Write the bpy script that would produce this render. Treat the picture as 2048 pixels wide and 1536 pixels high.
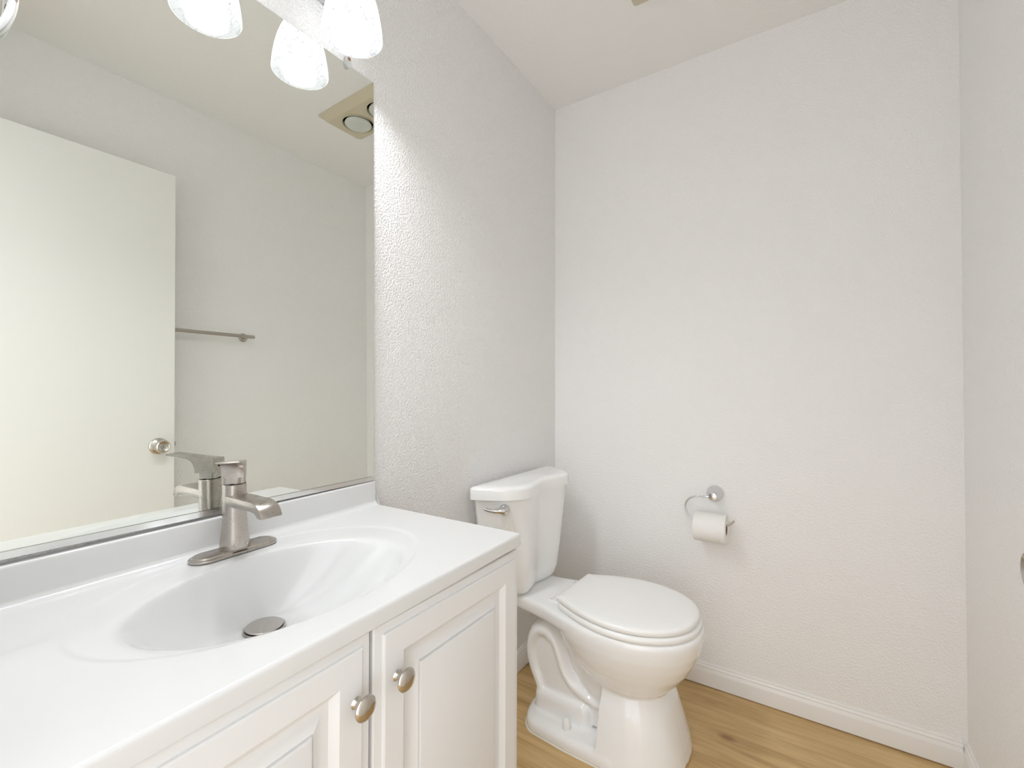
import bpy, bmesh, math
import numpy as np
from mathutils import Vector, Matrix

for _o in list(bpy.data.objects):
    bpy.data.objects.remove(_o, do_unlink=True)
SC = bpy.context.scene
COL = SC.collection
PI = math.pi

# ------------------------------------------------------------------ camera
YB, W, H = 1.8803, 1.3758, 2.44           # back wall, right wall, ceiling
CAM = Vector((0.98510, 0.0, 1.12372))
_F = Vector((-0.545588, 0.837922, 0.014850))
_R = Vector((0.838031, 0.545619, 0.002244))
_U = Vector((-0.006222, 0.013669, -0.999887)) * -1
_U = _R.cross(_F).normalized()
cd = bpy.data.cameras.new('camera')
cam = bpy.data.objects.new('camera', cd)
COL.objects.link(cam)
cd.sensor_width = 36.0
cd.lens = 908.9856 * 36 / 2048
cd.clip_start = 0.02
cam.matrix_world = Matrix(((_R.x, _U.x, -_F.x, CAM.x), (_R.y, _U.y, -_F.y, CAM.y),
                           (_R.z, _U.z, -_F.z, CAM.z), (0, 0, 0, 1)))
SC.camera = cam

# ------------------------------------------------------------------ light and exposure
wd = bpy.data.worlds.new('world')
SC.world = wd
wd.use_nodes = True
bg = wd.node_tree.nodes['Background']
bg.inputs[0].default_value = (.975, .985, 1.0, 1)
bg.inputs[1].default_value = 1.75            # daylight of the rooms beyond the open doorway
BULB_POWER = 172.0
SHADE_GLOW = 1.7
SC.view_settings.view_transform = 'Standard'
SC.view_settings.look = 'None'
SC.view_settings.exposure = 0.37
SC.view_settings.gamma = 1.0
SC.view_settings.use_curve_mapping = False
SC.cycles.max_bounces = 20
SC.cycles.diffuse_bounces = 16
SC.cycles.glossy_bounces = 8
SC.cycles.transmission_bounces = 8
SC.cycles.sample_clamp_indirect = 6.0

# ------------------------------------------------------------------ materials
def mat(name, col, rough=.5, metal=0.0, coat=0.0, emit=None, es=0.0, spec=None, trans=0.0, ior=None):
    m = bpy.data.materials.new(name)
    m.use_nodes = True
    b = m.node_tree.nodes['Principled BSDF']
    b.inputs['Base Color'].default_value = (*col, 1)
    b.inputs['Roughness'].default_value = rough
    b.inputs['Metallic'].default_value = metal
    b.inputs['Coat Weight'].default_value = coat
    b.inputs['Coat Roughness'].default_value = .04
    if spec is not None: b.inputs['Specular IOR Level'].default_value = spec
    if trans: b.inputs['Transmission Weight'].default_value = trans
    if ior: b.inputs['IOR'].default_value = ior
    if emit:
        b.inputs['Emission Color'].default_value = (*emit, 1)
        b.inputs['Emission Strength'].default_value = es
    return m

def nodes(m):
    return m.node_tree.nodes, m.node_tree.links, m.node_tree.nodes['Principled BSDF']

def bump(m, scale, dist, strength=1.0, detail=3.0, kind='noise', stretch=(1, 1, 1), rough=.55):
    N, L, b = nodes(m)
    tc = N.new('ShaderNodeTexCoord')
    mp = N.new('ShaderNodeMapping')
    mp.inputs['Scale'].default_value = stretch
    L.new(tc.outputs['Object'], mp.inputs[0])
    t = N.new('ShaderNodeTexNoise')
    t.inputs['Scale'].default_value = scale
    t.inputs['Detail'].default_value = detail
    t.inputs['Roughness'].default_value = rough
    L.new(mp.outputs[0], t.inputs['Vector'])
    r = N.new('ShaderNodeValToRGB')
    r.color_ramp.elements[0].position = .38
    r.color_ramp.elements[1].position = .66
    L.new(t.outputs['Fac'], r.inputs[0])
    bp = N.new('ShaderNodeBump')
    bp.inputs['Strength'].default_value = strength
    bp.inputs['Distance'].default_value = dist
    L.new(r.outputs[0], bp.inputs['Height'])
    L.new(bp.outputs[0], b.inputs['Normal'])
    return m

PAINT = (.885, .884, .882)
m_wall = bump(mat('wall_paint', PAINT, .55), 150, .0016, .6)
m_wallL = bump(mat('wall_paint_orange_peel', PAINT, .5), 175, .0021, .85, detail=2.0)
m_ceil = bump(mat('ceiling_paint', (.855, .85, .842), .7), 90, .0015, .2)
m_trim = mat('trim_paint', (.85, .845, .83), .32)
m_cab = mat('cabinet_foil', (.735, .738, .742), .34)
m_gap = mat('cabinet_box_edge', (.30, .27, .24), .6)
m_marble = mat('cultured_marble', (.69, .695, .695), .16, coat=.35)
m_ceramic = mat('vitreous_china', (.885, .892, .892), .07, coat=.5)
m_seat = mat('seat_plastic', (.89, .892, .885), .22)
m_door = bump(mat('door_paint', (.84, .84, .82), .36), 60, .0005, .12)
m_mirror = mat('mirror_silver', (.885, .905, .865), .0, 1.0)
m_mirror_edge = mat('mirror_glass_edge', (.16, .18, .16), .25)
m_channel = mat('bright_channel_metal', (.78, .78, .77), .12, 1.0)
m_chrome = mat('chrome', (.68, .68, .69), .07, 1.0)
m_knob = mat('satin_nickel_knob', (.56, .52, .47), .16, 1.0)
m_doorknob = mat('satin_door_hardware', (.60, .575, .53), .2, 1.0)
m_dark = mat('painted_recess_shade', (.015, .013, .012), .8)  # near-black colour standing in for the shade inside holes and gaps
m_paper = bump(mat('tissue_paper', (.88, .87, .85), .95), 300, .0008, .5)
m_card = mat('cardboard_core', (.20, .13, .09), .9)
m_caulk = mat('caulk', (.80, .77, .70), .6)
m_beige = mat('aged_beige_plastic', (.60, .545, .41), .4)
m_frost = mat('frosted_lamp_glass', (.60, .63, .58), .18, coat=.4)
m_clear = mat('clear_clip_plastic', (.93, .95, .95), .12, trans=.75, ior=1.45)
m_copper = mat('copper_screw', (.42, .22, .12), .35, 1.0)
m_ringw = mat('white_ring_plastic', (.60, .60, .61), .3)
m_ringg = mat('larger_grey_ring', (.42, .42, .39), .6)  # larger grey ring just behind the white one
m_peg = mat('brown_peg', (.22, .15, .09), .6)
m_ink = mat('grey_ink', (.25, .25, .24), .7)
m_inkd = mat('dark_ink', (.03, .025, .02), .7)
m_bulb = mat('lit_bulb', (1, 1, 1), .4, emit=(.94, .965, 1.0), es=BULB_POWER)

# brushed nickel
m_nickel = mat('brushed_nickel', (.50, .462, .425), .27, 1.0)
N, L, b = nodes(m_nickel)
b.inputs['Anisotropic'].default_value = .5
tc = N.new('ShaderNodeTexCoord'); mp = N.new('ShaderNodeMapping'); mp.inputs['Scale'].default_value = (1, 1, 14)
nz = N.new('ShaderNodeTexNoise'); nz.inputs['Scale'].default_value = 160; nz.inputs['Detail'].default_value = 2
mr = N.new('ShaderNodeMapRange'); mr.inputs[3].default_value = .22; mr.inputs[4].default_value = .36
L.new(tc.outputs['Object'], mp.inputs[0]); L.new(mp.outputs[0], nz.inputs['Vector'])
L.new(nz.outputs['Fac'], mr.inputs[0]); L.new(mr.outputs[0], b.inputs['Roughness'])

# spun drain metal: faint radial streaks
m_drain = mat('spun_stopper_metal', (.60, .57, .54), .3, 1.0)
N, L, b = nodes(m_drain)
tc = N.new('ShaderNodeTexCoord'); gr = N.new('ShaderNodeTexGradient'); gr.gradient_type = 'RADIAL'
mt = N.new('ShaderNodeMath'); mt.operation = 'MULTIPLY'; mt.inputs[1].default_value = 12.566
sn = N.new('ShaderNodeMath'); sn.operation = 'SINE'
mr = N.new('ShaderNodeMapRange'); mr.inputs[1].default_value = -1; mr.inputs[3].default_value = .27; mr.inputs[4].default_value = .36
L.new(tc.outputs['Object'], gr.inputs[0]); L.new(gr.outputs['Fac'], mt.inputs[0]); L.new(mt.outputs[0], sn.inputs[0])
L.new(sn.outputs[0], mr.inputs[0]); L.new(mr.outputs[0], b.inputs['Roughness'])

# alabaster glass of the lit shades
def shade_material(name, glow, vein):
    m_ = bpy.data.materials.new(name)
    m_.use_nodes = True
    N, L, b = nodes(m_)
    b.inputs['Roughness'].default_value = .12
    b.inputs['Coat Weight'].default_value = 0.0
    tc = N.new('ShaderNodeTexCoord'); nz = N.new('ShaderNodeTexNoise')
    nz.inputs['Scale'].default_value = 16; nz.inputs['Detail'].default_value = 5; nz.inputs['Distortion'].default_value = 2.2
    L.new(tc.outputs['Object'], nz.inputs['Vector'])
    sb = N.new('ShaderNodeMath'); sb.operation = 'SUBTRACT'; sb.inputs[1].default_value = .5
    ab = N.new('ShaderNodeMath'); ab.operation = 'ABSOLUTE'
    rp = N.new('ShaderNodeValToRGB')
    rp.color_ramp.elements[0].color = (vein, vein, vein * 1.04, 1); rp.color_ramp.elements[0].position = 0.0
    rp.color_ramp.elements[1].color = (.93, .94, .96, 1); rp.color_ramp.elements[1].position = .022
    L.new(nz.outputs['Fac'], sb.inputs[0]); L.new(sb.outputs[0], ab.inputs[0]); L.new(ab.outputs[0], rp.inputs[0])
    b.inputs['Base Color'].default_value = (.004, .004, .004, 1)
    b.inputs['Specular IOR Level'].default_value = .03
    tr = N.new('ShaderNodeBsdfTranslucent'); L.new(rp.outputs[0], tr.inputs[0])
    mx = N.new('ShaderNodeMixShader'); mx.inputs[0].default_value = .008
    em = N.new('ShaderNodeEmission'); em.inputs[1].default_value = glow
    L.new(rp.outputs[0], em.inputs[0])
    ad = N.new('ShaderNodeAddShader')
    out = N['Material Output']
    L.new(b.outputs[0], mx.inputs[1]); L.new(tr.outputs[0], mx.inputs[2]); L.new(mx.outputs[0], ad.inputs[0]); L.new(em.outputs[0], ad.inputs[1])
    L.new(ad.outputs[0], out.inputs[0])
    return m_
m_shade = shade_material('alabaster_glass', SHADE_GLOW, .2)
m_shade_in = shade_material('alabaster_glass_dim_inside', .70, .66)  # same glass with a weaker glow, so the bell's inside reads shaded

# oak-look vinyl planks, grain along x
m_floor = bpy.data.materials.new('oak_vinyl_planks'); m_floor.use_nodes = True
N, L, b = nodes(m_floor)
b.inputs['Roughness'].default_value = .42
tc = N.new('ShaderNodeTexCoord')
sx = N.new('ShaderNodeSeparateXYZ'); L.new(tc.outputs['Object'], sx.inputs[0])
def M(op, a, bb=None, c=None):
    n = N.new('ShaderNodeMath'); n.operation = op
    for i, v in enumerate((a, bb, c)):
        if v is None: continue
        if isinstance(v, (int, float)): n.inputs[i].default_value = v
        else: L.new(v, n.inputs[i])
    return n.outputs[0]
yy = M('ADD', sx.outputs['Y'], .105)
row = M('FLOOR', M('DIVIDE', yy, .18))
rnd = N.new('ShaderNodeTexWhiteNoise'); rnd.noise_dimensions = '1D'; L.new(row, rnd.inputs['W'])
xx = M('ADD', sx.outputs['X'], M('MULTIPLY', rnd.outputs['Value'], 1.22))
colx = M('FLOOR', M('DIVIDE', xx, 1.22))
cell = M('ADD', M('MULTIPLY', row, 7.13), colx)
rn2 = N.new('ShaderNodeTexWhiteNoise'); rn2.noise_dimensions = '1D'; L.new(cell, rn2.inputs['W'])
cb = N.new('ShaderNodeCombineXYZ')
L.new(M('MULTIPLY', sx.outputs['X'], .9), cb.inputs[0])
L.new(M('MULTIPLY', sx.outputs['Y'], 9.0), cb.inputs[1])
L.new(M('MULTIPLY', rn2.outputs['Value'], 40.0), cb.inputs[2])
g1 = N.new('ShaderNodeTexNoise'); g1.inputs['Scale'].default_value = 3.2; g1.inputs['Detail'].default_value = 7; g1.inputs['Roughness'].default_value = .62; g1.inputs['Distortion'].default_value = .55
L.new(cb.outputs[0], g1.inputs['Vector'])
cb2 = N.new('ShaderNodeCombineXYZ')
L.new(M('MULTIPLY', sx.outputs['X'], 6.0), cb2.inputs[0]); L.new(M('MULTIPLY', sx.outputs['Y'], 190.0), cb2.inputs[1]); L.new(M('MULTIPLY', rn2.outputs['Value'], 11.0), cb2.inputs[2])
g2 = N.new('ShaderNodeTexNoise'); g2.inputs['Scale'].default_value = 1.0; g2.inputs['Detail'].default_value = 4
L.new(cb2.outputs[0], g2.inputs['Vector'])
gg = M('ADD', M('MULTIPLY', g1.outputs['Fac'], .78), M('MULTIPLY', g2.outputs['Fac'], .22))
cr = N.new('ShaderNodeValToRGB')
e = cr.color_ramp.elements
e[0].position = .32; e[0].color = (.41, .262, .112, 1)
e[1].position = .68; e[1].color = (.70, .50, .25, 1)
k = e.new(.46); k.color = (.53, .355, .155, 1)
k = e.new(.56); k.color = (.61, .425, .20, 1)
L.new(gg, cr.inputs[0])
# a knot near the back baseboard
kx = M('DIVIDE', M('SUBTRACT', sx.outputs['X'], .758), .026)
ky = M('DIVIDE', M('SUBTRACT', sx.outputs['Y'], 1.632), .013)
kd = M('SQRT', M('ADD', M('MULTIPLY', kx, kx), M('MULTIPLY', ky, ky)))
kd = M('ADD', kd, M('MULTIPLY', M('SUBTRACT', g2.outputs['Fac'], .5), .9))
km = N.new('ShaderNodeMapRange'); km.interpolation_type = 'SMOOTHSTEP'
km.inputs[1].default_value = .15; km.inputs[2].default_value = 1.5; km.inputs[3].default_value = .72; km.inputs[4].default_value = 0
L.new(kd, km.inputs[0])
mk = N.new('ShaderNodeMix'); mk.data_type = 'RGBA'
L.new(km.outputs[0], mk.inputs[0]); L.new(cr.outputs[0], mk.inputs[6]); mk.inputs[7].default_value = (.20, .095, .025, 1)
# seams
fy = M('FRACT', M('DIVIDE', yy, .18)); fx = M('FRACT', M('DIVIDE', xx, 1.22))
s1 = M('LESS_THAN', fy, .008); s2 = M('LESS_THAN', fx, .0012)
sm = M('MULTIPLY', M('MAXIMUM', s1, s2), .5)
ms = N.new('ShaderNodeMix'); ms.data_type = 'RGBA'
L.new(sm, ms.inputs[0]); L.new(mk.outputs[2], ms.inputs[6]); ms.inputs[7].default_value = (.14, .085, .04, 1)
L.new(ms.outputs[2], b.inputs['Base Color'])
bpn = N.new('ShaderNodeBump'); bpn.inputs['Strength'].default_value = .25; bpn.inputs['Distance'].default_value = .0008
L.new(g2.outputs['Fac'], bpn.inputs['Height']); L.new(bpn.outputs[0], b.inputs['Normal'])

# ------------------------------------------------------------------ mesh helpers
class MB:
    def __init__(s): s.v = []; s.f = []
    def add(s, V, Fc):
        o = len(s.v); s.v += [tuple(map(float, p)) for p in V]; s.f += [tuple(i + o for i in f) for f in Fc]; return s
    def box(s, x0, x1, y0, y1, z0, z1, bev=0.0, seg=2):
        bm = bmesh.new()
        bmesh.ops.create_cube(bm, size=1)
        for q in bm.verts:
            q.co = Vector(((x0 + x1) / 2 + q.co.x * (x1 - x0), (y0 + y1) / 2 + q.co.y * (y1 - y0), (z0 + z1) / 2 + q.co.z * (z1 - z0)))
        if bev: bmesh.ops.bevel(bm, geom=bm.edges[:], offset=bev, segments=seg, affect='EDGES', profile=.5)
        return s.bm(bm)
    def bm(s, bm, T=None):
        bm.verts.index_update()
        V = [(T @ q.co if T else q.co) for q in bm.verts]
        s.add(V, [[q.index for q in f.verts] for f in bm.faces]); bm.free(); return s
    def lathe(s, prof, origin, axis=(0, 0, 1), n=48, caps=True):
        """prof: list of (radius, height along axis)"""
        a = Vector(axis).normalized()
        u = a.orthogonal().normalized(); w = a.cross(u); o = Vector(origin)
        V = []; Fc = []
        for r, h in prof:
            for i in range(n):
                t = 2 * PI * i / n
                V.append(o + a * h + (u * math.cos(t) + w * math.sin(t)) * max(r, 1e-5))
        for j in range(len(prof) - 1):
            for i in range(n):
                i2 = (i + 1) % n
                Fc.append((j * n + i, j * n + i2, (j + 1) * n + i2, (j + 1) * n + i))
        if caps:
            Fc.append(tuple(range(n))[::-1]); Fc.append(tuple((len(prof) - 1) * n + i for i in range(n)))
        return s.add(V, Fc)
    def loft(s, rings, caps=True, close=False):
        n = len(rings[0]); V = [p for r in rings for p in r]; Fc = []
        m = len(rings)
        for j in range(m if close else m - 1):
            j2 = (j + 1) % m
            for i in range(n):
                i2 = (i + 1) % n
                Fc.append((j * n + i, j * n + i2, j2 * n + i2, j2 * n + i))
        if caps and not close:
            Fc.append(tuple(range(n))[::-1]); Fc.append(tuple((m - 1) * n + i for i in range(n)))
        return s.add(V, Fc)
    def tube(s, path, rad, n=16, caps=True, flat=None):
        """path: points; rad: scalar or list; flat=(vector, factor) stretches the section along a vector"""
        P = [Vector(p) for p in path]; m = len(P)
        R = rad if isinstance(rad, (list, tuple)) else [rad] * m
        T = [(P[min(i + 1, m - 1)] - P[max(i - 1, 0)]).normalized() for i in range(m)]
        u = T[0].orthogonal().normalized(); rings = []
        for i in range(m):
            u = (u - T[i] * u.dot(T[i])).normalized(); w = T[i].cross(u); ring = []
            for k in range(n):
                t = 2 * PI * k / n
                d = u * math.cos(t) * R[i] + w * math.sin(t) * R[i]
                if flat:
                    fv = Vector(flat[0]).normalized(); d += fv * (d.dot(fv)) * (flat[1] - 1)
                ring.append(P[i] + d)
            rings.append(ring)
        return s.loft(rings, caps)
    def extrude(s, poly, origin, e1, e2, e3, depth, bev=0.0, seg=2, allbev=True):
        """poly: (a,b) in e1,e2 plane, extruded along e3 by depth, centred"""
        bm = bmesh.new(); o = Vector(origin); e1 = Vector(e1); e2 = Vector(e2); e3 = Vector(e3)
        a = [bm.verts.new(o + e1 * p[0] + e2 * p[1] - e3 * depth / 2) for p in poly]
        c = [bm.verts.new(o + e1 * p[0] + e2 * p[1] + e3 * depth / 2) for p in poly]
        bm.faces.new(a[::-1]); bm.faces.new(c); n = len(poly)
        es = []
        for i in range(n):
            j = (i + 1) % n
            bm.faces.new((a[i], a[j], c[j], c[i]))
        bmesh.ops.recalc_face_normals(bm, faces=bm.faces)
        if bev:
            A = set(a); Cc = set(c)
            es = [e for e in bm.edges if (e.verts[0] in A and e.verts[1] in A) or (e.verts[0] in Cc and e.verts[1] in Cc)]
            bmesh.ops.bevel(bm, geom=es, offset=bev, segments=seg, affect='EDGES', profile=.5)
        return s.bm(bm)

def smooth_path(pts, n=8):
    P = [Vector(p) for p in pts]; P = [P[0] * 2 - P[1]] + P + [P[-1] * 2 - P[-2]]; out = []
    for i in range(1, len(P) - 2):
        for k in range(n):
            t = k / n
            out.append(.5 * ((2 * P[i]) + (-P[i - 1] + P[i + 1]) * t + (2 * P[i - 1] - 5 * P[i] + 4 * P[i + 1] - P[i + 2]) * t * t
                             + (-P[i - 1] + 3 * P[i] - 3 * P[i + 1] + P[i + 2]) * t ** 3))
    out.append(P[-2]); return out

def interp(xs, ys, x): return float(np.interp(x, xs, ys))

def tag(o, label=None, cat=None, group=None, kind=None):
    if label: o['label'] = label
    if cat: o['category'] = cat
    if group: o['group'] = group
    if kind: o['kind'] = kind
    return o

def thing(name, loc, label, cat, group=None):
    o = bpy.data.objects.new(name, None); o.location = loc; o.empty_display_size = .05
    COL.objects.link(o); return tag(o, label, cat, group)

def worldloc(o):
    v = Vector((0, 0, 0))
    while o is not None: v += o.location; o = o.parent
    return v

def build(name, mb, m, parent=None, ang=35, local=False, origin=None, label=None):
    me = bpy.data.meshes.new(name)
    base = Vector((0, 0, 0)) if (local or parent is None) else worldloc(parent)
    loc = Vector(origin) - base if origin is not None else Vector((0, 0, 0))
    V = [Vector(p) - base - loc for p in mb.v]
    me.from_pydata([tuple(v) for v in V], [], mb.f)
    bm = bmesh.new(); bm.from_mesh(me)
    bmesh.ops.recalc_face_normals(bm, faces=bm.faces); bm.to_mesh(me); bm.free()
    me.polygons.foreach_set('use_smooth', [ang > 0] * len(me.polygons))
    if ang > 0: me.set_sharp_from_angle(angle=math.radians(ang))
    me.materials.append(m); me.update()
    o = bpy.data.objects.new(name, me); o.location = loc; COL.objects.link(o)
    if parent is not None: o.parent = parent
    if label: o['label'] = label
    return o

def struct(name, mb, m, ang=35):
    return tag(build(name, mb, m, None, ang), kind='structure')

# ------------------------------------------------------------------ room shell
T = .12
DX0, DX1, DZ = .47, 1.30, 2.06             # doorway in the near wall
NY0, NY1 = -.075, .035
struct('floor', MB().box(-T, 1.55, -1.2, YB + T, -.06, 0), m_floor)
struct('ceiling', MB().box(-T, W + T, NY0, YB + T, H, H + .08), m_ceil)
struct('wall_left', MB().box(-T, 0, NY0, YB + T, 0, H), m_wallL)
struct('wall_back', MB().box(0, W + T, YB, YB + T, 0, H), m_wall)
struct('wall_right', MB().box(W, W + T, NY0, YB, 0, H), m_wall)
nw = MB().box(0, DX0, NY0, NY1, 0, H); nw.box(DX1, W, NY0, NY1, 0, H); nw.box(DX0, DX1, NY0, NY1, DZ, H)
struct('wall_near', nw, m_wall)
jb = MB().box(DX0 - .055, DX0 + .012, NY0 - .012, NY1 - .001, 0, DZ + .045, .003)
jb.box(DX1 - .012, DX1 + .055, NY0 - .012, NY1 - .001, 0, DZ + .045, .003)
jb.box(DX0 + .012, DX1 - .012, NY0 - .012, NY1 - .001, DZ - .014, DZ + .045, .003)
struct('trim_1', jb, m_trim)

def baseboard(name, p0, p1, nrm):
    """moulded board from p0 to p1 (x,y), sticking out along nrm"""
    prof = [(0, .0035), (.012, .0035), (.012, .0545), (.0116, .0565), (.0078, .0660), (.0074, .0672), (.0086, .0690), (.0086, .0712), (.0062, .0758), (.0045, .0775), (.0045, .0825), (.0038, .0835), (0, .0835)]
    V0 = [(p0[0] + nrm[0] * a, p0[1] + nrm[1] * a, z) for a, z in prof]
    V1 = [(p1[0] + nrm[0] * a, p1[1] + nrm[1] * a, z) for a, z in prof]
    struct(name, MB().loft([V0, V1]), m_trim, 25)
baseboard('baseboard_back', (.0005, YB), (W - .012, YB), (0, -1))
baseboard('baseboard_right', (W, NY1), (W, YB - .0005), (-1, 0))
baseboard('baseboard_left', (0, .86), (0, YB - .0125), (1, 0))

# ------------------------------------------------------------------ vanity top with moulded basin
TILT = .019                                 # the top sags slightly towards the doorway
YE, ZE, XF = .8225, .8232, .474             # far end, its height, front edge
VT = thing('sink_counter', (0, YE, ZE), 'glossy white cultured marble vanity top with moulded oval sink', 'countertop')
VT.rotation_euler = (math.atan(TILT), 0, 0)
YN = .045                                   # near end
SC_C = np.array([.262, .428]); SC_A = np.array([.150, .211])     # basin rim ellipse centre / half axes (x,y)
DR_C = np.array([.168, .443]); DR_A = np.array([.030, .030])
DEPTH = .118

def basin_t(X, Y):
    lo = np.full(X.shape, -0.25); hi = np.ones(X.shape)
    def Fn(t):
        cx = SC_C[0] + (DR_C[0] - SC_C[0]) * np.clip(t, 0, 1) ** 1.0; cy = SC_C[1] + (DR_C[1] - SC_C[1]) * np.clip(t, 0, 1)
        ax = SC_A[0] + (DR_A[0] - SC_A[0]) * t; ay = SC_A[1] + (DR_A[1] - SC_A[1]) * t
        return ((X - cx) / ax) ** 2 + ((Y - cy) / ay) ** 2
    for _ in range(26):
        mid = (lo + hi) / 2; inside = Fn(mid) < 1
        lo = np.where(inside, mid, lo); hi = np.where(inside, hi, mid)
    return (lo + hi) / 2

def smoothstep(a, b_, x):
    t = np.clip((x - a) / (b_ - a), 0, 1); return t * t * (3 - 2 * t)

def deck_drop(X, Y):
    t = basin_t(X, Y)
    # rounded lip blending into a bowl
    tp = np.sqrt(t * t + .0018) * .5 + t * .5
    tp = np.clip(tp - .0, 0, 1)
    d = DEPTH * (1 - (1 - np.clip(tp, 0, 1)) ** 1.9)
    # shallow dished zone round the bowl
    q = np.sqrt(((X - .232) / .191) ** 2 + ((Y - .4346) / .271) ** 2)
    d = d + .0016 * (1 - smoothstep(.955, 1.005, q))
    return d, t

def profile():
    """(x, z, deckflag) from backsplash back-top to underside"""
    P = [(.0005, .0605, 0)]
    for a in np.linspace(0, PI / 2, 5): P.append((.0155 + .0045 * math.sin(a), .0560 + .0045 * math.cos(a), 0))
    P += [(.0203, .04, 0), (.0207, .022, 0)]
    r = .013
    for a in np.linspace(0, PI / 2, 8)[1:]: P.append((.0208 + r - r * math.cos(a), r - r * math.sin(a), 0))
    nb = len(P)
    for x in np.linspace(.0345, XF - .006, 215): P.append((x, 0, 1))
    nd = len(P)
    for a in np.linspace(0, PI / 2, 6)[1:]: P.append((XF - .006 + .006 * math.sin(a), -.006 + .006 * math.cos(a), 0))
    P += [(XF, -.0255, 0), (XF - .0015, -.027, 0), (XF - .02, -.027, 0), (.42, -.024, 0)]
    return P, nb, nd
P, nb, nd = profile()
ys = list(np.linspace(YN, YE - .006, 385))
ins = [0] * len(ys)
for a in np.linspace(0, PI / 2, 6)[1:]:
    ys.append(YE - .006 + .006 * math.sin(a)); ins.append(.006 * (1 - math.cos(a)))
px = np.array([p[0] for p in P]); pz = np.array([p[1] for p in P]); fl = np.array([p[2] for p in P])
# outward normals of the profile for the end rounding
tx = np.gradient(px); tz = np.gradient(pz); ln = np.hypot(tx, tz) + 1e-9
nx, nz_ = -tz / ln, tx / ln
X = np.zeros((len(ys), len(px))); Z = X.copy(); Y = X.copy()
for j, (y, i_) in enumerate(zip(ys, ins)):
    X[j] = px - nx * i_; Z[j] = pz - nz_ * i_; Y[j] = y
D, TT = deck_drop(X, Y)
Z = Z - D * fl[None, :]
nyy, nxx = X.shape
V = np.stack([X, Y - YE, Z], -1).reshape(-1, 3)
# analytic-ish vertex normals on the full sheet keep the shading seamless over the basin / deck split
Pu = np.gradient(V.reshape(nyy, nxx, 3), axis=0); Pv = np.gradient(V.reshape(nyy, nxx, 3), axis=1)
NN = np.cross(Pv, Pu); NN /= (np.linalg.norm(NN, axis=2, keepdims=True) + 1e-12)
if NN[10, nb + 20, 2] < 0: NN = -NN
NN = NN.reshape(-1, 3)
inb = (TT.reshape(-1) > 0) & (np.tile(fl, nyy) > 0)
faces = {'deck': [], 'basin': [], 'splash': []}
for j in range(nyy - 1):
    for i in range(nxx - 1):
        a = j * nxx + i; q = (a, a + 1, a + nxx + 1, a + nxx)
        if inb[a] and inb[a + 1] and inb[a + nxx] and inb[a + nxx + 1]: faces['basin'].append(q)
        elif i < nb: faces['splash'].append(q)
        else: faces['deck'].append(q)

def sheet(name, fc, extra=None, hole=None):
    idx = sorted({i for f in fc for i in f}); mp_ = {o: n for n, o in enumerate(idx)}
    vv = [tuple(V[i]) for i in idx]; ff = [tuple(mp_[i] for i in f) for f in fc]
    nn = [tuple(NN[i]) for i in idx]
    me = bpy.data.meshes.new(name)
    ncap = len(ff)
    if extra:
        for ring in extra:
            o = len(vv); vv += [tuple(V[i]) for i in ring]; nn += [(0, 1 if ring[0] >= lastj or ring[-1] >= lastj else -1, 0)] * len(ring)
            ff.append(tuple(range(o, o + len(ring))))
    me.from_pydata(vv, [], ff)
    me.polygons.foreach_set('use_smooth', [True] * ncap + [False] * (len(ff) - ncap))
    me.normals_split_custom_set_from_vertices(nn)
    me.materials.append(m_marble)
    o = bpy.data.objects.new(name, me); COL.objects.link(o); o.parent = VT
    return o
lastj = (nyy - 1) * nxx
basin_faces = [f for f in faces['basin'] if np.hypot(*(V[list(f)].mean(0)[:2] + np.array([0, YE]) - DR_C)) > .0285]
sheet('countertop', faces['deck'], extra=[[lastj + i for i in range(nb, nxx)][::-1], [i for i in range(nb, nxx)]])
sheet('backsplash', faces['splash'], extra=[[lastj + i for i in range(0, nb + 1)][::-1], [i for i in range(0, nb + 1)]])
sheet('basin', basin_faces)
ZD = -DEPTH - .0016
dl = (DR_C[0], DR_C[1] - YE)
dr = MB().lathe([(.0345, ZD + .0042), (.0335, ZD + .0050), (.0295, ZD + .0035), (.0285, ZD - .004), (.026, ZD - .03)], (dl[0], dl[1], 0), n=48, caps=False)
build('drain_ring', dr, m_drain, VT, local=True)
st = MB().lathe([(.0001, ZD + .0105), (.006, ZD + .0105), (.0295, ZD + .0092), (.0306, ZD + .0082), (.0300, ZD + .0066), (.012, ZD + .0062), (.012, ZD - .03)], (0, 0, 0), n=56)
o = build('drain_stopper', st, m_drain, VT, local=True, label='round brushed metal pop-up stopper')
o.location = (dl[0], dl[1], -.0012)

def deck_z(y): return ZE - TILT * (YE - y)

# ------------------------------------------------------------------ vanity cabinet
VC = thing('vanity_cabinet', (.22, .44, 0), 'white two-door vanity cabinet with raised panels under the sink', 'cabinet')
XD = .470
cb_ = MB().box(.002, .434, .052, .067, .10, .776, .0005).box(.002, .434, .805, .820, .10, .793, .0005)
cb_.box(.002, .012, .067, .805, .10, .74).box(.012, .434, .067, .805, .10, .116)
cb_.box(.434, .451, .052, .085, .10, .776).box(.434, .451, .787, .820, .10, .793).box(.434, .451, .085, .787, .742, .776).box(.434, .451, .418, .452, .13, .742).box(.434, .451, .085, .787, .10, .13)
build('carcass', cb_, m_cab, VC)
build('toe_kick', MB().box(.002, .385, .055, .815, .001, .099), m_cab, VC)

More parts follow.
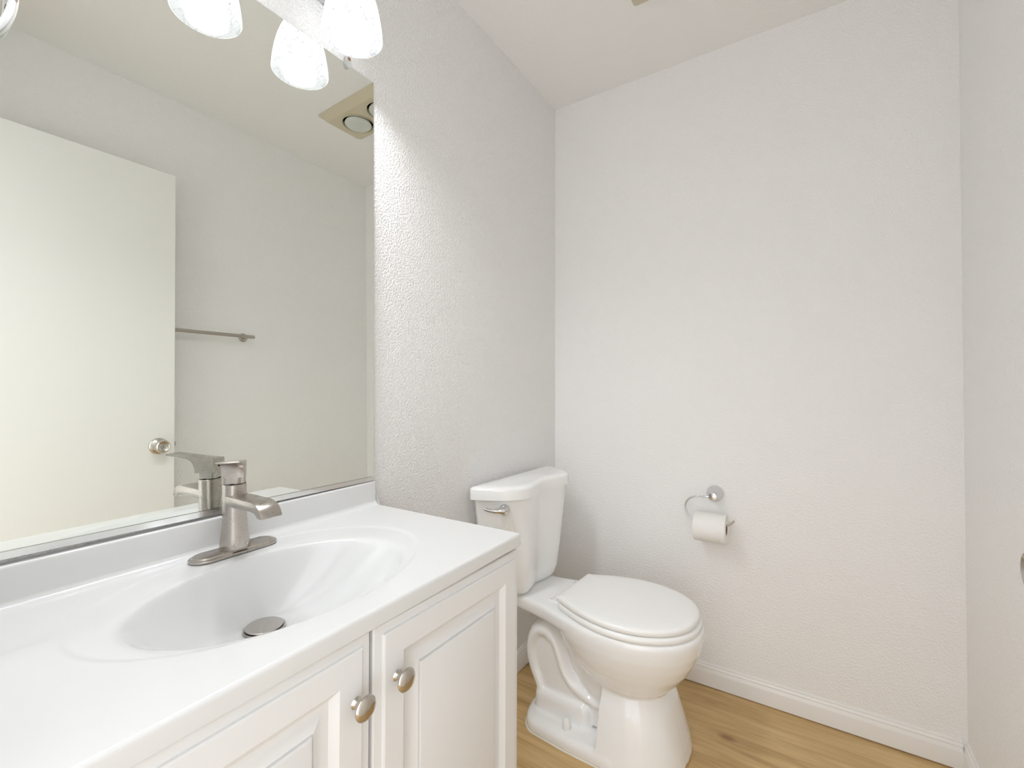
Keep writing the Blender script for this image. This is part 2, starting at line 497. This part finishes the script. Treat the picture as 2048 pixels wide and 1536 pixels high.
def raised_door(y0, y1, z0, z1, sag=0.0):
    rings = [(0, -.018), (0, -.0075), (.002, -.0052), (.006, -.0045), (.0145, -.0040), (.0156, -.0012), (.0180, 0), (.0530, 0), (.0555, -.0018), (.0640, -.0085),
             (.0700, -.0095), (.0745, -.0090), (.0860, -.0042), (.0882, -.0036), (.0886, -.0056), (.0905, -.0056), (.0912, -.0016), (.0945, -.0006)]
    rr = []
    for i_, d in rings:
        rr.append([(XD + d, y0 + i_, z0 + i_), (XD + d, y1 - i_, z0 + i_), (XD + d, y1 - i_, z1 - i_), (XD + d, y0 + i_, z1 - i_ - sag)])
    return MB().loft(rr)
Z0D = .125
for (y0, y1, ky_, kz, lab) in ((.4395, .8225, .480, .6995, 'right-hand door nearer the toilet'), (.0545, .4335, .4065, .7005, 'left-hand door nearer the viewer')):
    d = build('door', raised_door(y0, y1, Z0D, .7865 if y0 > .2 else .7850, .001 if y0 > .2 else .0055), m_cab, VC, 18, label=lab)
    kb = MB().lathe([(.0085, 0), (.0062, .0025), (.0050, .006), (.0048, .012), (.0070, .0150), (.0148, .0170), (.0166, .0185), (.0168, .0198), (.0158, .0212), (.0125, .0232), (.0075, .0246), (.0001, .0251)],
                    (XD, ky_, kz), (1, 0, 0), 40)
    build('knob', kb, m_knob, d, 60, label='round brushed nickel mushroom knob')

# ------------------------------------------------------------------ faucet
FX, FY = .062, .445
FZ = deck_z(FY) + .0002
FA = thing('faucet', (FX, FY, FZ), 'brushed nickel single-handle faucet with square spout behind the sink', 'faucet')
FA.rotation_euler = (math.atan(TILT), 0, 0)

def stadium(cx, cy, hl, r, z, n=16):
    out = []
    for i in range(n + 1):
        t = PI * i / n; out.append((cx + r * math.cos(t), cy + hl - r + r * math.sin(t), z))
    for i in range(n + 1):
        t = PI + PI * i / n; out.append((cx + r * math.cos(t), cy - hl + r + r * math.sin(t), z))
    return out
bp_ = MB()
bp_.loft([stadium(FX, FY, .0775, .0265, FZ - .0005), stadium(FX, FY, .0778, .0268, FZ + .002), stadium(FX, FY, .0770, .026, FZ + .0035), stadium(FX, FY, .0735, .0225, FZ + .0042),
          stadium(FX, FY, .0725, .0215, FZ + .0048), stadium(FX, FY, .0715, .0205, FZ + .0068), stadium(FX, FY, .0690, .018, FZ + .0078)])
build('base_plate', bp_, m_nickel, FA, 30)

def squircle(cx, cy, hx, hy, z, e=3.0, n=48, rot=0.0):
    out = []
    for i in range(n):
        t = 2 * PI * i / n; c, s_ = math.cos(t), math.sin(t)
        x = hx * math.copysign(abs(c) ** (2 / e), c); y = hy * math.copysign(abs(s_) ** (2 / e), s_)
        out.append((cx + x * math.cos(rot) - y * math.sin(rot), cy + x * math.sin(rot) + y * math.cos(rot), z))
    return out
rings = []
for z, hw, e_ in ((.0076, .0240, 2.35), (.012, .0247, 2.35), (.020, .0241, 2.35), (.034, .0223, 2.4), (.052, .0205, 2.5), (.070, .0195, 2.6), (.090, .0191, 2.7), (.128, .0190, 2.7), (.1288, .0183, 2.7)):
    rings.append(squircle(FX, FY, hw, hw, FZ + z, e_))
build('body', MB().loft(rings), m_nickel, FA, 40)
ZSP = FZ + .108
sp = [(-.01, 0), (.03, .0005), (.070, .0005), (.098, .0005), (.112, -.0025), (.121, -.0080), (.1275, -.0150), (.1315, -.0240),
      (.1305, -.0250), (.1165, -.0255), (.1125, -.0215), (.104, -.0175), (.090, -.0165), (.050, -.0175), (.015, -.0185), (-.01, -.0185)]
spm = MB().extrude([(a, b_) for a, b_ in sp], (FX, FY, ZSP), (1, 0, 0), (0, 0, 1), (0, 1, 0), .0380, .0018, 2)
build('spout', spm, m_nickel, FA, 32)
# handle: block with a flat lever, turned towards the doorway
ha = math.radians(-33); hd = Vector((math.cos(ha), math.sin(ha), 0)); hs = Vector((-math.sin(ha), math.cos(ha), 0))
HZ = FZ + .1305
hm = MB()
hm.loft([squircle(FX, FY, .0185, .0185, HZ, 2.8, rot=ha), squircle(FX, FY, .0190, .0190, HZ + .001, 2.8, rot=ha), squircle(FX, FY, .0192, .0192, HZ + .036, 3.4, rot=ha)])
lev = [(-.0190, .012), (-.0190, .0385), (-.0180, .0395), (.02, .0435), (.060, .0495), (.0765, .0515), (.0770, .0485), (.050, .0440), (.036, .0410), (.0275, .0365), (.0225, .0295), (.0192, .0200), (.0185, .012)]
hm.extrude(lev, (FX, FY, HZ), hd, (0, 0, 1), hs, .0372, .0012, 2)
build('handle', hm, m_nickel, FA, 32)
build('seam', MB().loft([squircle(FX, FY, .0177, .0177, FZ + .1275, 2.7), squircle(FX, FY, .0177, .0177, HZ + .001, 2.7)]), m_dark, FA)
bk = Vector((FX, FY, HZ + .0245)) - hd * .0186
build('set_screw', MB().lathe([(.0026, 0), (.0026, .0012)], bk, -hd, 16), m_dark, FA, label='tiny dark set screw hole at the back of the handle')
# faint engraved mark low on the front of the body
em_ = MB()
for k in range(5):
    em_.box(FX + .0226, FX + .0240, FY - .012 + k * .0052, FY - .012 + k * .0052 + .0036, FZ + .0145, FZ + .0175)
build('engraved_mark', em_, m_knob, FA)

# ------------------------------------------------------------------ mirror
MI = thing('wall_mirror', (.01, .45, .885), 'large frameless wall mirror above the vanity backsplash', 'mirror')
mn = Vector((1, -.00584, .00964)).normalized()
mc = Vector((.0095, .9, 1.5))
def mx_(y, z): return mc.x - (mn.y * (y - mc.y) + mn.z * (z - mc.z)) / mn.x
MY0, MY1, MZ0, MZ1 = .045, .8155, .8875, 1.9565
g = MB()
SLP = .0085 * (MY1 - MY0)
q = [(MY0, MZ0 - SLP), (MY1, MZ0), (MY1, MZ1), (MY0, MZ1)]
fr = [(mx_(y, z), y, z) for y, z in q]
build('mirror_glass', MB().add(fr, [(0, 1, 2, 3)]), m_mirror, MI, 0)
g = MB().add(fr + [(max(x - .0045, .0004), y, z) for x, y, z in fr], [(0, 1, 5, 4), (1, 2, 6, 5), (2, 3, 7, 6), (3, 0, 4, 7), (4, 5, 6, 7)])
build('mirror_edge', g, m_mirror_edge, MI, 0, label='dark greenish glass edge')
ch = MB()
def chan(y): 
    x = mx_(y, MZ0)
    o_ = .0085 * (MY1 - y)
    return [(.0006, y, .8850 - o_), (x + .0035, y, .8850 - o_), (x + .0035, y, .8957 - o_), (x + .0026, y, .8957 - o_), (x + .0018, y, .8868 - o_), (.0006, y, .8868 - o_)]
ch.loft([chan(MY0), chan(MY1 - .001)])
build('bottom_channel', ch, m_channel, MI, 20, label='thin shiny metal channel along the bottom edge')
# clear plastic clip over the top edge
cy_, cz_ = .7305, 1.9565
xh = mx_(cy_, cz_)
cl = MB()
hexa = [(-.0095, .012), (-.0095, -.006), (0, -.0125), (.0095, -.006), (.0095, .012), (.004, .019), (-.004, .019)]
cl.extrude(hexa, (xh + .0035, cy_, cz_), (0, 1, 0), (0, 0, 1), (1, 0, 0), .004, .0006, 1)
co = build('clip', cl, m_clear, MI, 25, label='small clear plastic mirror clip')
build('screw', MB().lathe([(.0042, 0), (.0040, .0012), (.002, .002)], (xh + .0055, cy_ + .003, cz_ + .0125), (1, 0, 0), 20), m_copper, co)

# ------------------------------------------------------------------ vanity light
LY = [.668, .452, .236]
LX, LZ = .108, 1.940                        # rim centre
VL = thing('vanity_light', (0, LY[1], 2.06), 'three-shade vanity light with alabaster glass bells above the mirror', 'wall light')
build('backplate', MB().box(.0005, .022, .150, .715, 2.062, 2.172, .006, 3), m_chrome, VL)
for y in LY:
    arm = smooth_path([(.02, y, 2.112), (.055, y, 2.118), (.090, y, 2.118), (LX, y, 2.108), (LX, y, 2.090)], 6)
    build('arm', MB().tube(arm, .007, 14), m_chrome, VL, 60)
    build('socket', MB().lathe([(.012, 2.098), (.021, 2.094), (.024, 2.085), (.024, 2.060), (.022, 2.056)], (LX, y, 0), n=32), m_chrome, VL, 40)
    prof = [(.0235, .128), (.030, .126), (.0385, .118), (.0470, .100), (.0545, .078), (.0600, .055), (.0640, .032), (.0662, .014), (.0668, .004), (.0672, .0), (.0655, -.0008), (.0643, .002),
            (.0638, .014), (.0615, .032), (.0575, .055), (.0520, .077), (.0445, .098), (.0360, .115), (.0235, .122)]
    shd = build('shade', MB().lathe([(r, LZ + h) for r, h in prof], (LX, y, 0), n=64, caps=False), m_shade, VL, 60, origin=(LX, y, LZ), label='lit frosted alabaster glass bell shade')
    shd.data.materials.append(m_shade_in)
    for p_ in shd.data.polygons:
        c_ = p_.center
        if p_.normal.x * c_.x + p_.normal.y * c_.y < 0: p_.material_index = 1
    bl = [(.014, .118), (.014, .100)]
    for a in np.linspace(-.55, PI / 2, 16): bl.append((max(.0345 * math.cos(a), .0001), .048 - .0345 * math.sin(a)))
    bl[2] = (.030, .066)
    build('bulb', MB().lathe([(r, LZ + h) for r, h in bl], (LX, y, 0), n=40), m_bulb, shd, 60, label='glowing white bulb')

# ------------------------------------------------------------------ ceiling heater
CH = thing('ceiling_heater', (.725, 1.39, H), 'beige ceiling heat-lamp unit with two frosted bulbs, off', 'ceiling heater')
bmh = bmesh.new()
hx0, hx1, hy0, hy1 = .496, .954, 1.268, 1.512
lamps = [(.812, 1.39), (.638, 1.39)]
def rrect(x0, x1, y0, y1, r, z, n=6):
    out = []
    for cx, cy, a0 in ((x1 - r, y1 - r, 0), (x0 + r, y1 - r, PI / 2), (x0 + r, y0 + r, PI), (x1 - r, y0 + r, 1.5 * PI)):
        for i in range(n + 1):
            a = a0 + PI / 2 * i / n; out.append((cx + r * math.cos(a), cy + r * math.sin(a), z))
    return out
hp = MB()
hp.loft([rrect(hx0, hx1, hy0, hy1, .012, H - .0005), rrect(hx0, hx1, hy0, hy1, .012, H - .004), rrect(hx0 + .006, hx1 - .006, hy0 + .006, hy1 - .006, .012, H - .006),
         rrect(hx0 + .022, hx1 - .022, hy0 + .022, hy1 - .022, .02, H - .022), rrect(hx0 + .034, hx1 - .034, hy0 + .034, hy1 - .034, .02, H - .027)], caps=False)
build('frame', hp, m_beige, CH, 40)
# face with two round openings
bm = bmesh.new()
zf = H - .027
outer = [bm.verts.new(p) for p in rrect(hx0 + .034, hx1 - .034, hy0 + .034, hy1 - .034, .02, zf)]
edges = [bm.edges.new((outer[i], outer[(i + 1) % len(outer)])) for i in range(len(outer))]
for lx, ly in lamps:
    c = [bm.verts.new((lx + .072 * math.cos(2 * PI * i / 40), ly + .072 * math.sin(2 * PI * i / 40), zf)) for i in range(40)]
    edges += [bm.edges.new((c[i], c[(i + 1) % 40])) for i in range(40)]
bmesh.ops.triangle_fill(bm, edges=edges, use_beauty=True)
fc = MB().bm(bm)
for lx, ly in lamps:
    fc.lathe([(.072, zf), (.0735, zf - .004), (.0715, zf - .006), (.0695, zf - .002), (.0690, zf + .009)], (lx, ly, 0), n=40, caps=False)
build('face_panel', fc, m_beige, CH, 40)
build('housing_shade_plate', MB().box(hx0 + .03, hx1 - .03, hy0 + .03, hy1 - .03, H - .0025, H - .0008), m_dark, CH, 0, label='black plate painted as the shade inside the housing')
for lx, ly in lamps:
    hb = [(.02, H - .003), (.045, H - .003)]
    for a in np.linspace(.15, PI / 2, 10): hb.append((max(.0625 * math.cos(a) ** .8, .0001), H - .030 - .020 * math.sin(a)))
    build('heat_bulb', MB().lathe(hb, (lx, ly, 0), n=40), m_frost, CH, 60, label='unlit frosted reflector bulb')

# ------------------------------------------------------------------ room door, open against the right wall
DXF = 1.250
DR = thing('bathroom_door', (DXF, .045, .012), 'plain white flush door standing open along the right wall', 'door')
build('door_panel', MB().box(DXF, DXF + .035, .047, .806, .012, 2.050, .0015, 1), m_door, DR)
KY, KZ = .749, .921
kn = MB().lathe([(.0325, .0002), (.0325, .003), (.0290, .0065), (.0170, .0105), (.0125, .013)], (DXF, KY, KZ), (-1, 0, 0), 48)
rose = build('rose', kn, m_doorknob, DR, 50, label='round satin metal rose')
kn = MB().lathe([(.0120, .010), (.0115, .022), (.0150, .028), (.0235, .034), (.0262, .042), (.0260, .050), (.0235, .0565), (.0205, .0590), (.0185, .0575), (.0120, .0535), (.0082, .0530), (.0080, .0560), (.0001, .0562)], (DXF, KY, KZ), (-1, 0, 0), 48)
knob = build('door_knob', kn, m_doorknob, DR, 40, label='satin metal knob with a keyed centre')
build('key_slot', MB().box(DXF - .0566, DXF - .0560, KY - .0008, KY + .0008, KZ - .005, KZ + .005), m_dark, knob, 0)
kn = MB().lathe([(.0325, .0002), (.0325, .003), (.0290, .0065), (.0125, .012), (.0115, .022), (.0150, .028), (.0240, .034), (.0262, .042), (.0255, .050), (.0200, .055), (.0001, .056)], (DXF + .035, KY, KZ), (1, 0, 0), 48)
build('door_knob', kn, m_doorknob, DR, 40)
build('latch_bolt', MB().box(DXF + .010, DXF + .025, .8055, .8145, KZ - .006, KZ + .012, .001), m_doorknob, DR)
for z in (.22, 1.03, 1.86):
    build('hinge', MB().lathe([(.006, z - .045), (.006, z + .045)], (DXF + .040, .0445, 0), n=16), m_doorknob, DR)

# ------------------------------------------------------------------ towel bar on the right wall
TB = thing('towel_bar', (W, .87, 1.409), 'brushed nickel towel bar on the right wall, partly behind the door', 'towel bar')
build('bar', MB().lathe([(.0070, 0), (.0080, .0008), (.0080, .5892), (.0070, .59)], (1.3185, .573, 1.409), (0, 1, 0), 24), m_nickel, TB, 40)
for y in (.600, 1.136):
    build('post', MB().lathe([(.0205, .0003), (.0205, .004), (.0185, .006), (.0085, .007), (.0080, .052)], (W, y, 1.409), (-1, 0, 0), 32), m_nickel, TB, 40)

# ------------------------------------------------------------------ paper holder and roll
PX, PZ = .687, .735
PH = thing('toilet_paper_holder', (PX, YB, PZ), 'chrome open-arm paper holder on the back wall', 'toilet paper holder')
build('rose', MB().lathe([(.0290, .0003), (.0305, .004), (.0300, .012), (.0265, .020), (.0215, .025), (.0205, .030), (.0185, .036), (.0150, .040), (.0142, .050), (.0160, .056), (.0160, .064), (.0135, .068), (.0001, .069)],
                 (PX, YB, PZ), (0, -1, 0), 48), m_chrome, PH, 45)
AY = YB - .060
ar = smooth_path([(.690, AY, .7335), (.661, AY, .7295), (.630, AY, .7280), (.606, AY, .7170), (.592, AY, .6960), (.593, AY, .6720), (.603, AY, .6500), (.617, AY, .6375), (.635, AY, .6335),
                  (.670, AY, .6330), (.715, AY, .6330), (.738, AY, .6360), (.752, AY, .6460), (.759, AY, .6560)], 8)
build('arm', MB().tube(ar, .0036, 14), m_chrome, PH, 60)
RR, RC, RZ = .0525, .0205, .6190
TP = thing('toilet_paper_roll', (.680, AY, RZ), 'white toilet paper roll hanging on the chrome holder', 'toilet paper')
def rl(y, z, r0, r1, x0, x1, wob=0):
    m_ = MB(); n = 72; A = []; rr_ = []
    for (r, x) in ((r0, x0), (r1 - .0008, x0), (r1, x0 + .0008), (r1, x1 - .0008), (r1 - .0008, x1), (r0, x1)):
        rr_.append([(x, y + r * math.cos(2 * PI * i / n), z + r * math.sin(2 * PI * i / n)) for i in range(n)])
    return m_.loft(rr_, close=True)
build('paper', rl(AY, RZ, RC, RR, .6255, .7340), m_paper, TP, 40)
build('cardboard_core', rl(AY, RZ, RC - .0012, RC - .0001, .6260, .7335), m_card, TP, 40)
# loose tail of the paper with an embossed pleat
tl = MB(); n = 24; pts = []
for i in range(n + 1):
    a = -.35 + (1.95 * i / n) * -1; pts.append((a, RR + .0006 + .0012 * (i / n) ** 2))
ring0 = [(.6262, AY + r * math.cos(a), RZ + r * math.sin(a)) for a, r in pts]; ring1 = [(.7338, y, z) for _, y, z in ring0]
Vt = ring0 + ring1
tl.add(Vt, [(i, i + 1, i + 2 + n, i + 1 + n) for i in range(n)])
pl = MB()
for k in range(7):
    a = PI + .05 + k * .125
    yq, zq = AY + (RR + .0018) * math.cos(a), RZ + (RR + .0018) * math.sin(a)
    pl.tube([(.7185, yq, zq), (.7335, yq, zq)], .0013, 6)
build('embossed_pleat', pl, m_paper, TP, 40)

# ------------------------------------------------------------------ ring at the mirror's far left
RG = thing('plastic_ring', (.02, .05, 1.70), 'white curved plastic ring at the top left edge of the mirror', 'ring')
def ringtube(ry, rz, cx, cyy, czz, rad, flat):
    pa = [(cx, cyy + ry * math.cos(t), czz + rz * math.sin(t)) for t in np.linspace(0, 2 * PI, 65)[:-1]]
    m_ = MB(); rr_ = []
    for i, p_ in enumerate(pa):
        t = 2 * PI * i / 64; rd = Vector((0, math.cos(t), math.sin(t)))
        rr_.append([Vector(p_) + rd * rad * math.cos(2 * PI * k / 12) + Vector((1, 0, 0)) * rad * flat * math.sin(2 * PI * k / 12) for k in range(12)])
    return m_.loft(rr_, close=True)
build('ring', ringtube(.053, .088, .0215, .0965, 1.700, .0042, .8), m_ringw, RG, 80)
build('outer_ring', ringtube(.0560, .0920, .0165, .0970, 1.700, .0040, .5), m_ringg, RG, 80, label='larger grey ring behind the white one')
build('peg', MB().tube([(.0125, .1505, 1.692), (.024, .1505, 1.692)], .0045, 12), m_peg, RG, 60, label='brown hanging peg')

# ------------------------------------------------------------------ toilet
YC = 1.480
TO = thing('toilet', (0, YC, 0), 'white two-piece toilet with closed lid beside the back wall', 'toilet')
def loc_tank(u, v, z): return (u, YC + v, z)
BR = math.radians(-2.4)
def loc_bowl(u, v, z):
    du = u - .15
    return (.15 + du * math.cos(BR) - v * math.sin(BR), YC + du * math.sin(BR) + v * math.cos(BR), z)

def tank_plan(k, w, inset=0.0, back=.022, flatten=0):
    """closed outline: k scales the front bulge, w the half width (lid = 1)"""
    half = [(back, .0), (back, .12), (back, .255), (back + .005, .268), (back + .016, .2735), (.050, .2700), (.075, .2595), (.095, .2490), (.120, .2370), (.145, .2200), (.162, .2030), (.176, .1830), (.185, .1620), (.1885, .1410), (.1870, .1190), (.1820, .0850), (.1750, .0500), (.1705, .0250), (.169, .0)]
    pts = []
    for u, v in half[1:]:
        pts.append((back + (u - back) * k, v * w))
    allp = pts + [(u, -v) for u, v in pts[:-1][::-1]]
    allp = [(back, 0)] + allp
    if inset:
        cx = .1
        out_ = []
        n = len(allp)
        for i, (u, v) in enumerate(allp):
            a = Vector(allp[i - 1]); c = Vector(allp[(i + 1) % n]); t = (c - a)
            nrm = Vector((t.y, -t.x)).normalized()
            if nrm.dot(Vector((u - .1, v))) < 0: nrm = -nrm
            out_.append((u - nrm.x * inset, v - nrm.y * inset))
        allp = out_
    if flatten:
        allp = [(.1 + (u - .1) * (1 - flatten / .09), v * (1 - flatten / .25)) for u, v in allp]
    return allp
lid = MB(); R_ = []
for z, ins_ in ((.757, .004), (.758, .0), (.788, .0), (.793, .0015), (.797, .0055), (.7990, .010), (.8008, .022), (.8020, .04)):
    R_.append([loc_tank(u, v, z) for u, v in tank_plan(1, 1, min(ins_, .008), flatten=max(0, ins_ - .008))])
lid.loft(R_)
build('tank_lid', lid, m_ceramic, TO, 50)
tk = MB(); R_ = []
for z, k, w_ in ((.399, .60, .50), (.401, .66, .56), (.410, .74, .625), (.425, .795, .665), (.450, .835, .700), (.52, .870, .770), (.60, .900, .835), (.68, .925, .895), (.7565, .945, .945)):
    R_.append([loc_tank(u, v, z) for u, v in tank_plan(k, w_, 0, .030)])
tk.loft(R_)
build('tank', tk, m_ceramic, TO, 50)
# flush lever on the near rounded corner
pv = Vector((.131, 1.2680, .7255)); tn = Vector((.84, .55, 0)).normalized(); nr = Vector((.55, -.84, 0)).normalized()
fl_ = MB().lathe([(.0180, -.008), (.0185, .003), (.0170, .009), (.0125, .0130), (.0001, .0142)], pv, nr, 32)
esc = build('lever_escutcheon', fl_, m_chrome, TO, 50)
lp = smooth_path([pv + nr * .014 + tn * .006, pv + nr * .022 - tn * .012 + Vector((0, 0, .002)), pv + nr * .028 - tn * .034 + Vector((0, 0, .002)), pv + nr * .030 - tn * .056 + Vector((0, 0, .006)), pv + nr * .030 - tn * .068 + Vector((0, 0, .011))], 8)
nn_ = len(lp)
rads = [interp([0, .12, .35, .6, .9, 1], [.0110, .0140, .0090, .0060, .0054, .0034], i / (nn_ - 1)) for i in range(nn_)]
build('flush_lever', MB().tube(lp, rads, 20), m_chrome, TO, 60, label='curved chrome flush lever')

def egg(u0, u1, hw, z, n=64, back_hw=None, pw=2.15, wide=.47):
    """toilet seat outline: rounded front, straighter back"""
    uc = u0 + (u1 - u0) * wide; out_ = []
    for i in range(n):
        t = 2 * PI * i / n; c, s_ = math.cos(t), math.sin(t)
        if c >= 0:
            u = uc + (u1 - uc) * abs(c) ** (2 / pw); v = hw * math.copysign(abs(s_) ** (2 / pw), s_)
        else:
            u = uc - (uc - u0) * abs(c) ** (2 / 2.4); v = hw * math.copysign(abs(s_) ** (2 / 2.4), s_)
        out_.append((u, v, z))
    return out_

def lid_outline(u0, u1, hwb, hw, n=28, um=.50):
    """flat hinge edge of half width hwb, swelling to hw at um, rounded tip at u1"""
    half = []
    for i in range(n + 1):
        s_ = i / n; half.append((u0 + (um - u0) * s_, hwb + (hw - hwb) * math.sin(s_ * PI / 2) ** .95))
    for i in range(1, n * 2 + 1):
        t = PI / 2 * i / (n * 2); half.append((um + (u1 - um) * math.sin(t) ** 1.0, hw * math.cos(t) ** .93 if i < n * 2 else 0))
    return half + [(u, -v) for u, v in half[:-1][::-1]]

def inset_poly(P_, d):
    n = len(P_); out_ = []
    cx = sum(p[0] for p in P_) / n
    for i, (u, v) in enumerate(P_):
        a = Vector(P_[i - 1]); c = Vector(P_[(i + 1) % n]); t = c - a; nm = Vector((t.y, -t.x)).normalized()
        if nm.dot(Vector((u - cx, v))) < 0: nm = -nm
        out_.append((u - nm.x * d, v - nm.y * d))
    return out_
def shrink(P_, d, lim=.012):
    Q = inset_poly(P_, min(d, lim))
    if d > lim:
        us = [q_[0] for q_ in Q]; cu = (min(us) + max(us)) / 2; k_ = 1 - (d - lim) / .19
        Q = [(cu + (u - cu) * k_, v * k_) for u, v in Q]
    return Q
LO = lid_outline(.282, .705, .112, .184)
ld = MB(); R_ = []
for z, d in ((.4235, .006), (.4242, .002), (.4265, 0), (.4345, 0), (.4385, .0018), (.4415, .006), (.4430, .013), (.4442, .030), (.4452, .055), (.4458, .08)):
    R_.append([loc_bowl(u, v, z) for u, v in shrink(LO, d)])
ld.loft(R_); build('seat_lid', ld, m_seat, TO, 50)
SO = lid_outline(.292, .712, .120, .189)
sd = MB(); R_ = []
for z, d in ((.4025, .008), (.4035, .002), (.4060, 0), (.4140, 0), (.4180, .002), (.4205, .006), (.4215, .014)):
    R_.append([loc_bowl(u, v, z) for u, v in inset_poly(SO, d)])
sd.loft(R_); build('seat', sd, m_seat, TO, 50)
hg = MB()
for sgn in (-1, 1):
    cx, cv = .262, sgn * .078
    ring = lambda e, z: [loc_bowl(u, v, z) for u, v in ((cx - .020 + e, cv - .022 + e), (cx + .028, cv - .022 + e), (cx + .028, cv + .022 - e), (cx - .020 + e, cv + .022 - e))]
    hgm = MB().loft([ring(0, .4012), ring(0, .410), ring(.002, .4125)])
    ho = build('hinge_cap', hgm, m_seat, TO, 30)
    mk_ = MB()
    mk_.loft([[loc_bowl(cx - .014 + .0025 * math.cos(a), cv - .010 + .0018 * math.sin(a), z) for a in np.linspace(0, 2 * PI, 13)[:-1]] for z in (.4124, .4129)])
    mk_.loft([[loc_bowl(u, v, z) for u, v in ((cx - .013, cv - .005), (cx - .0115, cv - .005), (cx - .0115, cv + .016), (cx - .013, cv + .016))] for z in (.4124, .4129)])
    build('printed_mark', mk_, m_ink, ho, 0, label='tiny grey printed mark')

# bowl casting: pieces fused by a voxel remesh into one continuous surface
bw = MB()
SEC = [(.402, .262, .708, .178), (.400, .255, .716, .187), (.390, .250, .720, .1915), (.372, .250, .719, .192), (.345, .256, .714, .189), (.310, .272, .701, .180), (.275, .296, .682, .168), (.240, .328, .656, .150), (.215, .356, .634, .133), (.195, .385, .610, .113), (.182, .415, .585, .088), (.176, .45, .55, .05)]
bw.loft([[loc_bowl(*q_) for q_ in egg(u0, u1, hw, z, wide=.5)] for z, u0, u1, hw in SEC])
dk = lambda e, z: [loc_bowl(u, v, z) for u, v in inset_poly([(.035, -.098), (.035, .098), (.09, .110), (.16, .120), (.24, .136), (.31, .158), (.40, .183), (.46, .17), (.46, -.17), (.40, -.183), (.31, -.158), (.24, -.136), (.16, -.120), (.09, -.110)], e)]
bw.loft([dk(.014, .352), dk(.004, .358), dk(0, .368), dk(0, .390), dk(.004, .3985), dk(.012, .401)])
# flared front pedestal, square-edged at its back
def ped(u0, u1, hw, z, n=28):
    out_ = [(u0, -hw, z)]
    for i in range(n + 1):
        t = -PI / 2 + PI * i / n
        out_.append((u0 + .01 + (u1 - u0 - .01) * abs(math.cos(t)) ** (2 / 2.7), hw * math.copysign(abs(math.sin(t)) ** (2 / 2.7), math.sin(t)), z))
    out_.append((u0, hw, z)); return [loc_bowl(*q_) for q_ in out_]
bw.loft([ped(.445, .678, .181, .001), ped(.445, .670, .173, .04), ped(.446, .654, .158, .10), ped(.447, .636, .142, .16), ped(.449, .612, .122, .22), ped(.452, .590, .10, .27)])
# foot
def foot(e, z):
    P_ = []
    for i in range(17):
        t = PI / 2 + PI * i / 16
        P_.append((.245 + .090 * math.copysign(abs(math.cos(t)) ** (2 / 2.6), math.cos(t)), .176 * math.copysign(abs(math.sin(t)) ** (2 / 2.4), math.sin(t))))
    P_ += [(.35, -.181), (.50, -.179), (.50, .179), (.35, .181)]
    return [loc_bowl(u, v, z) for u, v in inset_poly(P_, e)]
bw.loft([foot(0, .001), foot(0, .020), foot(.004, .030), foot(.014, .038), foot(.030, .042)])
def rb(u0, u1, hw, z0, z1, r):
    m_ = MB().box(u0, u1, -hw, hw, z0, z1, r, 5); return [loc_bowl(*p_) for p_ in m_.v], m_.f
bw.add(*rb(.190, .400, .118, .010, .112, .030))       # rounded outlet hump
up_ = smooth_path([(.205, 0, .292), (.236, 0, .296), (.263, 0, .268), (.281, 0, .225), (.300, 0, .183), (.330, 0, .152), (.374, 0, .134), (.42, 0, .125), (.47, 0, .120)], 6)
bw.tube([loc_bowl(*p_) for p_ in up_], .030, 24, flat=((0, 1, 0), 3.6))
dn_ = smooth_path([(.250, 0, .285), (.212, 0, .300), (.178, 0, .272), (.166, 0, .220), (.178, 0, .165), (.200, 0, .120), (.222, 0, .070), (.230, 0, .040)], 6)
bw.tube([loc_bowl(*p_) for p_ in dn_], .038, 24, flat=((0, 1, 0), 2.85))
bw.extrude([(.20, .05), (.172, .19), (.17, .24), (.20, .29), (.25, .28), (.30, .19), (.40, .14), (.46, .12), (.46, .05)], loc_bowl(0, 0, 0), (math.cos(BR), math.sin(BR), 0), (0, 0, 1), (-math.sin(BR), math.cos(BR), 0), .188)
# throat between trap and bowl
bw.loft([[loc_bowl(*q_) for q_ in egg(u0, u1, hw, z, wide=.5)] for z, u0, u1, hw in ((.36, .240, .56, .150), (.31, .262, .57, .134), (.26, .278, .58, .121), (.20, .300, .58, .110), (.14, .345, .58, .100), (.08, .40, .58, .09))])
bw.tube([loc_bowl(.235, 0, .27), loc_bowl(.235, 0, .37)], .045, 16, flat=((0, 1, 0), 1.2))
raw = build('bowl', bw, m_ceramic, TO)
md = raw.modifiers.new('fuse', 'REMESH'); md.mode = 'VOXEL'; md.voxel_size = .0042; md.use_smooth_shade = True
ms_ = raw.modifiers.new('soften', 'SMOOTH'); ms_.factor = .5; ms_.iterations = 7
dg = bpy.context.evaluated_depsgraph_get()
newme = bpy.data.meshes.new_from_object(raw.evaluated_get(dg), depsgraph=dg)
raw.modifiers.clear(); raw.data = newme
newme.polygons.foreach_set('use_smooth', [True] * len(newme.polygons))
if not newme.materials: newme.materials.append(m_ceramic)
for sgn in (-1, 1):
    cpos = loc_bowl(.335, sgn * .140, .041)
    build('bolt_cap', MB().lathe([(.0135, 0), (.0128, .012), (.0105, .026), (.0085, .0295), (.0001, .031)], cpos, n=28), m_seat, TO, 50, label='small white conical bolt cap')
ck = MB().loft([[(x, y, .0006) for x, y, _ in foot(-.0035, 0)], [(x, y, .0030) for x, y, _ in foot(-.0020, 0)]])
build('caulk_line', ck, m_caulk, TO, 40)
